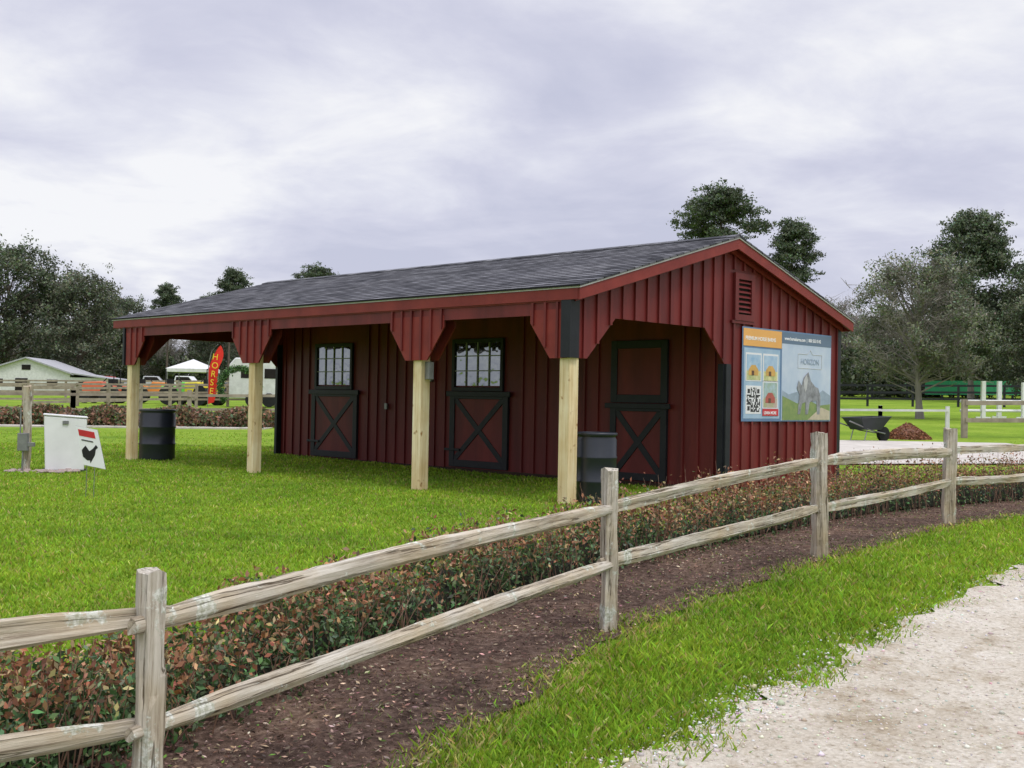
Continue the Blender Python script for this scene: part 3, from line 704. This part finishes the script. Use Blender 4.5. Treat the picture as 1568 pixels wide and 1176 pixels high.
for i in range(30):
    x=-28+i*.7; y=32.3+r.uniform(-.1,.1); q.box(x,x+.72,y,y+1.1,gz(x,y)-.1,gz(x,y)+.045)
q.obj('pale_walkway',padm)
wb=empty('white_stable',(-49.5,120,gz(-49.5,120)-.1),.12); wb.scale=(.85,.85,.85)
q=B(); q.prism([(-5,0),(5,0),(5,2.6),(0,4.3),(-5,2.6)],'y',-6,6); q.box(5,9.5,-6,6,0,2.1); q.obj('walls',whitep,wb)
q=B(); 
q.prism([(-5.5,2.35),(0,4.25),(0,4.42),(-5.5,2.55)],'y',-6.4,6.4); q.prism([(5.5,2.35),(0,4.25),(0,4.42),(5.5,2.55)],'y',-6.4,6.4); q.prism([(5.3,2.5),(10,1.9),(10,2.05),(5.3,2.65)],'y',-6.4,6.4); q.obj('roof',M('pale_roof',(.42,.42,.43),(.30,.30,.31)),wb)
q=B(); q.box(-1.2,.2,-6.05,-5.98,0,1.9); q.box(-3.6,-2.6,-6.05,-5.98,1,1.8); q.box(2.4,3.6,-6.05,-5.98,1,1.8);q.box(-.5,.5,-6.05,-5.98,2.9,3.5); q.box(6,8.8,-6.05,-5.98,.2,1.7); q.obj('openings',darkin,wb)
def truck(x,y,c,rz=0):
    e=empty('pickup_truck',(x,y,gz(x,y)),rz); q=B()
    q.prism([(-2.7,.5),(2.6,.5),(2.7,.9),(2.6,1.1),(1.3,1.2),(.7,1.85),(-.7,1.85),(-.9,1.15),(-2.7,1.1)],'y',-.95,.95); q.obj('body',M('truck_paint',c,c,3,.3),e,bevel=.05)
    q=B(); q.prism([(1.15,1.22),(.65,1.76),(-.6,1.76),(-.7,1.22)],'y',-.96,.96); q.obj('windows',darkin,e)
    q=B()
    for wx in (-1.7,1.7):
        q.tube([(wx,-.97,.38),(wx,-.7,.38)],.38,14); q.tube([(wx,.7,.38),(wx,.97,.38)],.38,14)
    q.obj('wheels',rubber,e)
truck(-33.8,118,(.75,.75,.75)); truck(-38.5,122,(.5,.5,.52),.2); truck(-28.8,122,(.12,.13,.15),3.0); truck(-44,124,(.35,.05,.04),.1)
# white event tent
tn=empty('white_tent',(-24.0,86,gz(-24,86))); q=B()
for sx in (-1.5,1.5):
    for sy in (-1.5,1.5): q.tube([(sx,sy,0),(sx,sy,2.0)],.04,6)
q.obj('legs',steel,tn); q=B(); q.raw([(-1.6,-1.6,2.0),(1.6,-1.6,2.0),(1.6,1.6,2.0),(-1.6,1.6,2.0),(-1.6,-1.6,2.25),(1.6,-1.6,2.25),(1.6,1.6,2.25),(-1.6,1.6,2.25),(0,0,3.0)],[(0,1,5,4),(1,2,6,5),(2,3,7,6),(3,0,4,7),(4,5,8),(5,6,8),(6,7,8),(7,4,8)]); q.obj('canopy',whitep,tn)
def tractor(x,y,c,rz):
    e=empty('farm_tractor',(x,y,gz(x,y)),rz); q=B(); q.prism([(-.9,.6),(1.3,.6),(1.35,1.15),(1.2,1.25),(.1,1.3),(0,1.0),(-.9,1.0)],'y',-.3,.3); q.box(-1,-.2,-.75,-.45,.95,1.05); q.box(-1,-.2,.45,.75,.95,1.05); q.obj('hood_and_fenders',M('tractor_paint',c,c,3,.35),e,bevel=.04)
    q=B()
    for s in (-1,1): q.tube([(-.6,s*.45,.55),(-.6,s*.78,.55)],.55,16); q.tube([(1.0,s*.45,.34),(1.0,s*.68,.34)],.34,14)
    q.box(-.7,-.3,-.22,.22,1.0,1.45); q.tube([(-.75,-.4,1),(-.75,-.4,2)],.03,5);q.tube([(-.75,.4,1),(-.75,.4,2)],.03,5);q.tube([(-.75,-.4,2),(-.75,.4,2)],.03,5); q.tube([(.1,0,1.3),(-.1,0,1.5)],.03,5); q.obj('wheels_and_seat',rubber,e)
tractor(-18.6,64,(.16,.6,.08),.3); tractor(-17.2,63.5,(.8,.65,.04),2.6); tractor(-21.5,68,(.75,.25,.05),.2); tractor(-24.2,68,(.7,.15,.07),3.0)
ff=empty('feather_flag',(-15.95,60,gz(-15.9,60)),-.15); q=B()
pp=[(0,0,-.05),(0,0,2.2),(.14,0,2.9),(.5,0,3.3)]; q.tube(pp,.02,5); q.obj('pole',steel,ff)
nn_=16; vs=[];fs=[]
for i in range(nn_+1):
    t=i/nn_; z=.25+t*3.0; x0=.02+(.5*((t-.6)/.4)**1.5 if t>.6 else 0); wd=.30+.52*t if t<.7 else .66*(1-((t-.7)/.3)**2*.9); x1=x0+wd+.04*math.sin(t*8); vs+=[(x0,.02*math.sin(t*9),z-.10),(x1,.06*math.sin(t*7+1),z)]
fs=[(2*i,2*i+1,2*i+3,2*i+2) for i in range(nn_)]
B().raw(vs,fs).obj('fabric',M('flag_red',(.72,.035,.02),(.6,.025,.015)),ff)
for i,ch in enumerate('HORSE'):
    cu=bpy.data.curves.new('flag_letter','FONT'); cu.body=ch; cu.size=.46; cu.materials.append(M('flag_yellow',(.85,.65,.05),(.8,.55,.04))); o=bpy.data.objects.new('flag_letter',cu); col.objects.link(o); o.parent=ff; o.location=(.22-.03*i,-.10,2.5-i*.45); o.rotation_euler=(math.pi/2,.12,0)
tr_=empty('horse_trailer',(-13.2,60,gz(-13.2,60)),.1); q=B(); q.prism([(-1.5,.45),(1.7,.45),(1.7,2.3),(1.3,2.55),(-1.2,2.55),(-1.5,2.2)],'y',-.9,.9); q.obj('body',whitep,tr_,bevel=.06)
q=B(); q.tube([(-.3,-.95,.38),(-.3,-.7,.38)],.36,14); q.tube([(.55,-.95,.38),(.55,-.7,.38)],.36,14); q.box(1.7,2.8,-.06,.06,.4,.5); q.obj('wheels_and_hitch',rubber,tr_)
q=B(); q.box(-.9,-.2,-.915,-.9,1.5,2.0); q.box(.3,1.0,-.915,-.9,1.5,2.0); q.obj('windows',darkin,tr_)
wr=empty('greenery_arch',(-13.6,57,gz(-13.6,57))); n=4200; t=rng.uniform(-.25,math.pi*1.25,n); R_=.95+rng.normal(0,.08,n)
V,F,CC=leaves(np.stack([np.cos(t)*R_,rng.normal(0,.08,n),1.05+np.sin(t)*R_],1),rng.uniform(.03,.07,n),vary((.09,.17,.06),n,.4)); link('foliage',npmesh('wr',V,F,CC),leafm,wr)
B().tube([(math.cos(a/12*math.pi*1.5-.75)*.95,0,1.05+math.sin(a/12*math.pi*1.5-.75)*.95) for a in range(13)],.03,6).obj('hoop',steel,wr)
# ------------------------------------------------------------------ cabinet, post, yard sign (left)
z=gz(-6.9,16.2)
me=rough_tube(1.22-z+.1,.06,.055,77,16,9,False); place(me,'wooden_post',(-6.9,16.25,z-.1),(-6.88,16.25,1.2),None,oldwood)
ub=empty('utility_meter',(-6.88,16.15,z)); q=B(); q.box(-.07,.07,-.05,.03,.3,.55); q.box(.06,.16,-.04,.02,.36,.42); q.tube([(0,-.02,.3),(0,-.02,0)],.015,6); q.tube([(-.04,-.02,.55),(-.04,-.02,.9)],.012,6); q.obj('box_and_conduit',steel,ub,bevel=.008)
cb_=empty('white_chest',(-6.47,16.6,0),.38); q=B(); q.prism([(-.26,.02),(.26,.02),(.29,.76),(-.29,.80)],'y',-.30,.30); q.obj('body',M('chest_white',(.80,.80,.79),(.70,.70,.69),3,.4),cb_,bevel=.015)
q=B(); q.prism([(-.30,.803),(.30,.763),(.30,.785),(-.30,.825)],'y',-.31,.31); q.obj('lid',whitep,cb_,bevel=.008)
q=B(); q.box(-.04,.04,-.32,-.303,.68,.73); q.obj('latch',steel,cb_); q=B(); q.box(-.3,.3,-.32,.32,-.03,.018); q.obj('base',rubber,cb_)
sp=B()
for i in range(46):
    x=-6.62+r.gauss(0,.24); y=16.1+r.gauss(0,.12); s=r.uniform(.025,.07); sp.lathe([(s*.7,0),(s,s*.4),(s*.6,s*.8)],(x,y,gz(x,y)),6)
sp.obj('rock_pile',M('pink_rock',(.42,.32,.29),(.25,.2,.18)))
ys=empty('yard_sign',(-4.58,12.45,gz(-4.6,12.4)),-.30); q=B(); q.tube([(-.04,0,-.05),(-.03,0,.5)],.004,5); q.tube([(.06,0,-.05),(.07,0,.5)],.004,5); q.obj('wire_stake',steel,ys)
T=Matrix(((1,0,-.27,.16),(0,1,0,0),(-.14,0,1,0),(0,0,0,1)))
def sg(x0,x1,y0,y1,z0,z1,nm,mt):
    q=B(); q.box(x0,x1,y0,y1,z0,z1,T); q.obj(nm,mt,ys)
sg(-.145,.135,-.007,-.003,.33,.75,'panel',M('sign_panel',(.82,.82,.82),(.78,.78,.78)))
sg(-.148,.138,-.0028,.0005,.327,.753,'panel_edge',M('sign_edge',(.35,.35,.35)))
sg(-.12,.09,-.0095,-.0075,.65,.72,'red_label',M('sign_red',(.6,.04,.04)))
sg(-.10,.05,-.0095,-.0075,.60,.615,'text_line',M('sign_text',(.1,.1,.1)))
q=B(); bird=[(-.10,.40),(-.04,.36),(.0,.36),(.01,.33),(.03,.36),(.07,.42),(.08,.48),(.11,.50),(.08,.53),(.04,.49),(-.01,.46),(-.07,.52),(-.12,.47)]
q.prism([(x*.9+.01,zz+.04) for x,zz in bird],'y',-.0095,-.0075); q.obj('rooster_silhouette',M('sign_black',(.02,.02,.02)),ys)
# ------------------------------------------------------------------ background right
w=empty('wheelbarrow',(9.15,29.5,gz(9.1,29.5)),.5); q=B()
q.raw([(-.30,-.24,.30),(.30,-.24,.30),(.30,.24,.30),(-.30,.24,.30),(-.5,-.34,.60),(.55,-.34,.64),(.55,.34,.64),(-.5,.34,.60)],[(0,3,2,1),(0,1,5,4),(1,2,6,5),(2,3,7,6),(3,0,4,7)]); q.tube([(-.5,-.34,.6),(.55,-.34,.64),(.55,.34,.64),(-.5,.34,.6),(-.5,-.34,.6)],.015,5); q.obj('tray',plastic,w)
q=B(); 
for s in (-1,1): q.tube([(.6,s*.08,.2),(.0,s*.22,.28),(-.85,s*.28,.52)],.018,6); q.tube([(-.2,s*.24,.3),(-.3,s*.24,0),(-.15,s*.24,0)],.014,6)
q.obj('frame',steel,w); q=B(); q.tube([(.62,-.05,.19),(.62,.05,.19)],.19,18); q.obj('wheel',rubber,w)
n=5000; rr=np.sqrt(rng.random(n)); aa=rng.uniform(0,6.28,n); mx_=10.75+rr*np.cos(aa)*.62; my=31+rr*np.sin(aa)*.6; mz=g(mx_,my)+.46*(1-rr)**.8*rng.uniform(.75,1,n)
V,F,CC=leaves(np.stack([mx_,my,mz],1),rng.uniform(.02,.05,n),vary((.26,.12,.065),n,.3)); e=empty('mulch_pile'); link('chips',npmesh('mp',V,F,CC),chipm,e)
q=B(); prof=[(.62,0),(.5,.12),(.3,.28),(.1,.4),(.01,.43)]; q.lathe(prof,(10.75,31,gz(10.75,31)-.02),16); q.obj('core',M('mound_soil',(.18,.085,.05),(.1,.05,.03)),e)
rail_fence('white_rail_fence',[(7.0,30.6),(10.0,31),(11.9,31.2)],.88,(.88,),whitep,.09,1.9,.06)
rail_fence('wooden_fence',[(12.6,31.8),(20,33.5)],1.1,(.45,.9),farwood,.14,2.4,.12)
rail_fence('black_rail_fence',[(14,72),(33,70),(60,68)],1.35,(.35,.66,.97),black,.12,2.6,.13)
rail_fence('black_rail_fence',[(16,98),(60,96)],1.4,(.4,.9),black,.14,3,.14)
q=B()
for (x,y,h) in [(19.8,48,1.6),(20.9,49,1.6),(21.5,48,1.55),(23.2,49,1.5)]:
    z=gz(x,y); q.box(x-.08,x+.08,y-.08,y+.08,z,z+h); q.box(x-.3,x+.3,y-.04,y+.04,z,z+.1)
for z_ in (.35,.75): q.tube([(18.8,47.9,gz(19,48)+z_),(23.4,48.6,gz(23,48)+z_)],.06,8)
q.obj('horse_jump',M('jump_white',(.82,.82,.81),(.74,.74,.73)))
q=B(); 
for i in range(24):
    x=34+i*1.9; q.box(x,x+1.88,94,94.05,gz(x,94)+.5,gz(x,94)+1.65)
q.obj('green_mesh_fence',M('green_mesh',(.05,.36,.17),(.04,.27,.13)))
# ------------------------------------------------------------------ world, sun, camera
W=bpy.data.worlds.new('World'); S.world=W; W.use_nodes=True; nt=W.node_tree; bg=nt.nodes['Background']
d=Vector((.34,-.42,1.05)).normalized()
sky=nt.nodes.new('ShaderNodeTexSky'); sky.sky_type='NISHITA'; sky.sun_disc=False; sky.sun_elevation=math.asin(d.z); sky.sun_rotation=math.atan2(d.x,d.y)
tc=nt.nodes.new('ShaderNodeTexCoord'); sx_=nt.nodes.new('ShaderNodeSeparateXYZ'); L(nt,tc.outputs['Generated'],sx_.inputs[0])
def mth(op,a,b=None):
    m=nt.nodes.new('ShaderNodeMath'); m.operation=op
    for i,v in enumerate((a,b)):
        if v is None: continue
        if isinstance(v,(int,float)): m.inputs[i].default_value=v
        else: L(nt,v,m.inputs[i])
    return m.outputs[0]
zz=mth('ADD',mth('MAXIMUM',sx_.outputs[2],0.0),.15)
cx=nt.nodes.new('ShaderNodeCombineXYZ'); L(nt,mth('DIVIDE',sx_.outputs[0],zz),cx.inputs[0]); L(nt,mth('DIVIDE',sx_.outputs[1],zz),cx.inputs[1])
def wn(s,d,rg,off,dist=0):
    mp=nt.nodes.new('ShaderNodeMapping'); mp.inputs['Location'].default_value=off; L(nt,cx.outputs[0],mp.inputs[0])
    n=nt.nodes.new('ShaderNodeTexNoise'); n.inputs['Scale'].default_value=s; n.inputs['Detail'].default_value=d; n.inputs['Roughness'].default_value=rg; n.inputs['Distortion'].default_value=dist; L(nt,mp.outputs[0],n.inputs['Vector']); return n.outputs[0]
a_=wn(.75,7,.5,(3.1,1.2,0),.5); b_=wn(2.1,8,.58,(7,4,2),.35)
s_=mth('ADD',mth('MULTIPLY',a_,.62),mth('MULTIPLY',b_,.38))
cr=ramp(nt,[(.385,(4.5,4.6,5.7)),(.46,(5.2,5.25,6.25)),(.53,(6.2,6.25,6.95)),(.60,(7.4,7.4,7.6))],s_)
c=mixc(nt,sky.outputs[0],cr.outputs[0],.94)
# an overcast sky is brightest overhead (CIE overcast distribution)
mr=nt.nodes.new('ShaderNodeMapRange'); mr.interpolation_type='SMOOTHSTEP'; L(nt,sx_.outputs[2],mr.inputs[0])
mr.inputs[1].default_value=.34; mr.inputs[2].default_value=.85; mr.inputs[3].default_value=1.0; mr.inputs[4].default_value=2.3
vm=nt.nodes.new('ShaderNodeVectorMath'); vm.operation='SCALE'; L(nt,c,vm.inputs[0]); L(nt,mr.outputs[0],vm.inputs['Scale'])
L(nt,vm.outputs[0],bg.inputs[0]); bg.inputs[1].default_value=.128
sun=bpy.data.lights.new('sun','SUN'); sun.energy=1.5; sun.angle=math.radians(14); sun.color=(1,.97,.92); so=bpy.data.objects.new('sun',sun); col.objects.link(so)
so.rotation_euler=d.to_track_quat('Z','Y').to_euler()
cam=bpy.data.cameras.new('camera'); cam.sensor_width=36; cam.sensor_fit='HORIZONTAL'; cam.lens=40.18; cam.clip_end=3000; cam.clip_start=.05
co=bpy.data.objects.new('camera',cam); col.objects.link(co)
co.matrix_world=Matrix.Translation((0,0,1.134))@Matrix.Rotation(math.radians(90.84),4,'X')@Matrix.Rotation(math.radians(1.07),4,'Z')
S.camera=co
S.view_settings.view_transform='Standard'; S.view_settings.look='None'; S.view_settings.exposure=0
